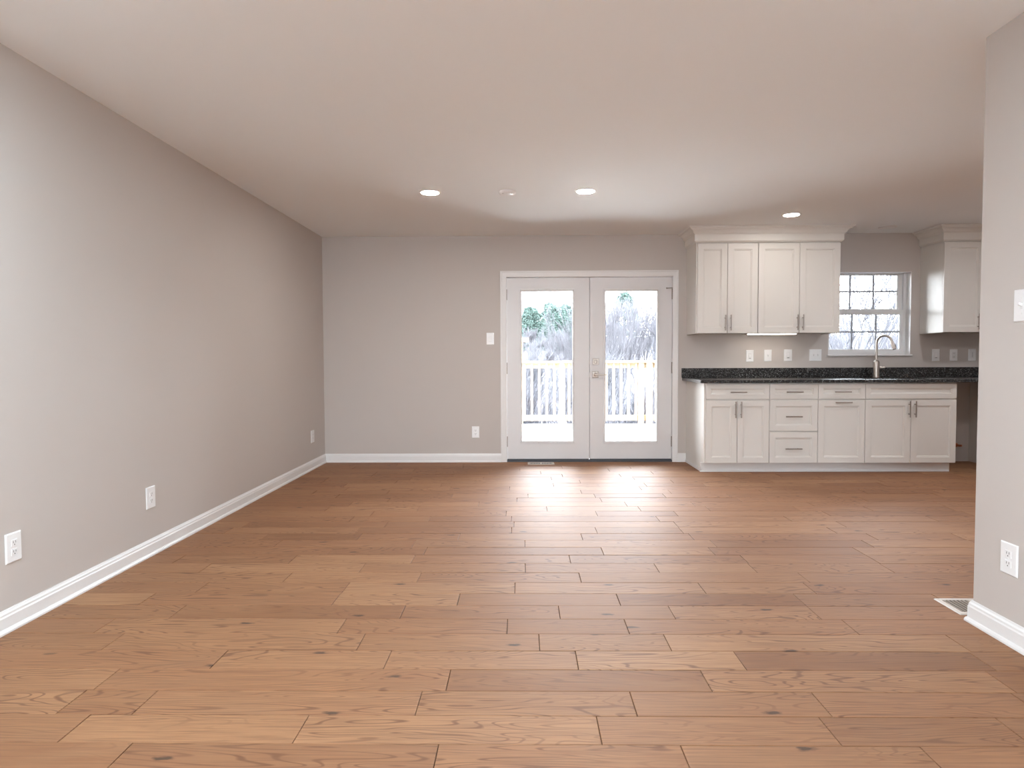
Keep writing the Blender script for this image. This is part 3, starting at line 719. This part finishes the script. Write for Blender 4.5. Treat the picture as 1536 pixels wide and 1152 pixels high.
def bare_tree(seed, Ht, r0, stems, spread, depth, kids, bark, name, label, cat, group, rmin=.009):
    rg = random.Random(seed); tk = B(); tw = B()
    def grow(p, d, L, r, lv):
        pts = [p]; q = Vector(p); dd = Vector(d); n = 4
        for i in range(n):
            dd = (dd+Vector((rg.gauss(0,.13), rg.gauss(0,.13), rg.gauss(.05,.08)))).normalized(); q = q+dd*L/n; pts.append(q.copy())
        rads = [r*(1-.62*i/n) for i in range(n+1)]
        (tk if lv == 0 else tw).tube(pts, rads, 5 if lv == 0 else 3, cap=False)
        if lv >= depth: return
        for k in range(kids[lv]):
            t = rg.uniform(.25, 1.0); i = min(int(t*n), n-1); s = pts[i].lerp(pts[i+1], t*n-i)
            ax = (pts[i+1]-pts[i]).normalized(); o = Vector((rg.gauss(0,1), rg.gauss(0,1), rg.gauss(0,.5))); o = (o-ax*o.dot(ax)).normalized()
            a = rg.uniform(.35, .85)*spread; nd = (ax*math.cos(a)+o*math.sin(a)+Vector((0,0,.16))).normalized()
            grow(s, nd, L*rg.uniform(.42, .68)*(1.15-.35*t), max(r*(1-.6*t)*rg.uniform(.42,.6), rmin), lv+1)
    for s in range(stems):
        a = rg.uniform(0, 6.28); tl = 0 if stems == 1 else rg.uniform(.04, .20)
        grow(Vector((.12*math.cos(a)*(stems > 1), .12*math.sin(a)*(stems > 1), -.15)), Vector((math.sin(tl)*math.cos(a), math.sin(tl)*math.sin(a), math.cos(tl))), Ht*rg.uniform(.62, .8), r0, 0)
    root = thing(name, label, cat, (0, 0, 0), group)
    part(tk, 'trunk', bark, root, fixn=False); part(tw, 'branches', bark, root, fixn=False)
    return root
def scatter(proto, spots, rg):
    for i, (x, y, s) in enumerate(spots):
        o = proto if i == 0 else copy_tree(proto)
        o.location = (x, y, gz(x, y)); o.rotation_euler = (0, 0, rg.uniform(0, 6.28)); o.scale = (s, s, s*rg.uniform(.92, 1.08))
rg = random.Random(5)
# leafless thicket filling the second leaf's glass
TH = ('leafless multi-stemmed tree in the thicket past the deck', 'tree', 'leafless thicket past the deck')
th1 = bare_tree(3, 5.0, .05, 5, .42, 3, (12, 7, 4), BARK, 'bare_tree', *TH)
th2 = bare_tree(8, 5.2, .045, 5, .42, 3, (12, 7, 4), BARK, 'bare_tree', *TH)
spots = [(6.4, 23.4, .90), (9.7, 23.3, .86), (4.6, 27.4, .82), (8.1, 27.6, .92), (11.6, 27.4, .92), (6.9, 31.6, .86), (10.0, 31.8, .90), (8.3, 36.2, .84), (12.0, 36.2, .86), (13.7, 31.6, .88)]
scatter(th1, spots[0::2], rg); scatter(th2, spots[1::2], rg)
# low brush on the slope seen through the first leaf
br = bare_tree(21, 2.6, .026, 6, .45, 3, (10, 6, 3), BARK, 'bare_shrub', 'pale leafless shrub on the slope below the evergreens', 'shrub', 'leafless shrubs below the evergreens')
scatter(br, [(x+(k % 2)*1.1, 30+2.9*k, .74+.03*k) for k in range(5) for x in (.7, 2.9, 5.1)], rg)
# tangle right behind the railing
nb = bare_tree(33, 2.9, .022, 6, .5, 3, (10, 6, 3), BARK2, 'bare_bush', 'grey leafless bush seen through the deck balusters', 'bush', 'leafless bushes behind the balusters')
scatter(nb, [(x+(k % 2)*1.5, 10.6+3.0*k, .92+.03*k) for k in range(4) for x in (1.0, 4.0, 7.0)], rg)
# slender trees beyond the kitchen window
kt = bare_tree(44, 8.2, .05, 4, .45, 3, (6, 4, 2), BARK2, 'slender_tree', 'slender leafless tree beyond the kitchen window', 'tree', 'leafless trees beyond the kitchen window', .016)
scatter(kt, [(10.5, 9.5, .95), (14.6, 14.6, 1.0), (19.6, 20.5, 1.1)], rg)
wb = bare_tree(52, 4.2, .034, 5, .45, 3, (10, 6, 3), BARK, 'hillside_shrub', 'pale leafless shrub low in the kitchen window view', 'shrub', 'leafless shrubs low in the kitchen window')
scatter(wb, [(18.5, 27.5, .80), (22, 29, .85), (25.5, 31, .9), (20.5, 32.5, .9), (24, 34.5, .95), (27.6, 36.5, 1.0)], rg)

def evergreen(seed, Ht, R):
    rg = random.Random(seed); root = thing('evergreen_tree', 'green conifer on the ridge beyond the deck', 'tree', (0, 0, 0), 'conifers on the ridge')
    t = B(); t.tube([(0,0,-.2), (.05,0,Ht*.5), (0,.04,Ht*.97)], [.16, .10, .02], 7); part(t, 'trunk', BARK2, root, fixn=False)
    c = B()
    lim = R+.25
    for k in range(330):
        h = rg.uniform(.02, 1.0); rad = R*(1-h**2.2)**.7*rg.uniform(.45, 1.0)+.08; a = rg.uniform(0, 6.28)
        cx, cy, cz = rad*math.cos(a), rad*math.sin(a), Ht*h-rad*.08
        for j in range(24):
            p = Vector((cx+rg.gauss(0,.17), cy+rg.gauss(0,.17), cz+rg.gauss(0,.13)))
            if p.x*p.x+p.y*p.y > lim*lim: continue
            u = Vector((rg.gauss(0,1), rg.gauss(0,1), rg.gauss(.3,.7))).normalized()*rg.uniform(.14,.32); v = Vector((rg.gauss(0,1), rg.gauss(0,1), rg.gauss(0,1))).normalized()*.07
            c.add([p-v, p+v, p+u], [(0,1,2)])
    part(c, 'needles', LEAF, root, fixn=False); return root
e1 = evergreen(1, 4.0, 1.5); e2 = evergreen(2, 3.9, 1.6)
es = [(1.2, 47, .85), (4.9, 47, .84), (3.0, 51.2, .86), (6.9, 51.2, .84), (1.0, 55, .80), (4.7, 55, .82), (8.5, 55.5, .76), (2.8, 59, .84), (6.5, 59.5, .84)]
scatter(e1, es[0::2]+[(12.2, 58.5, 1.08)], rg); scatter(e2, es[1::2]+[(17.2, 60, .98)], rg)
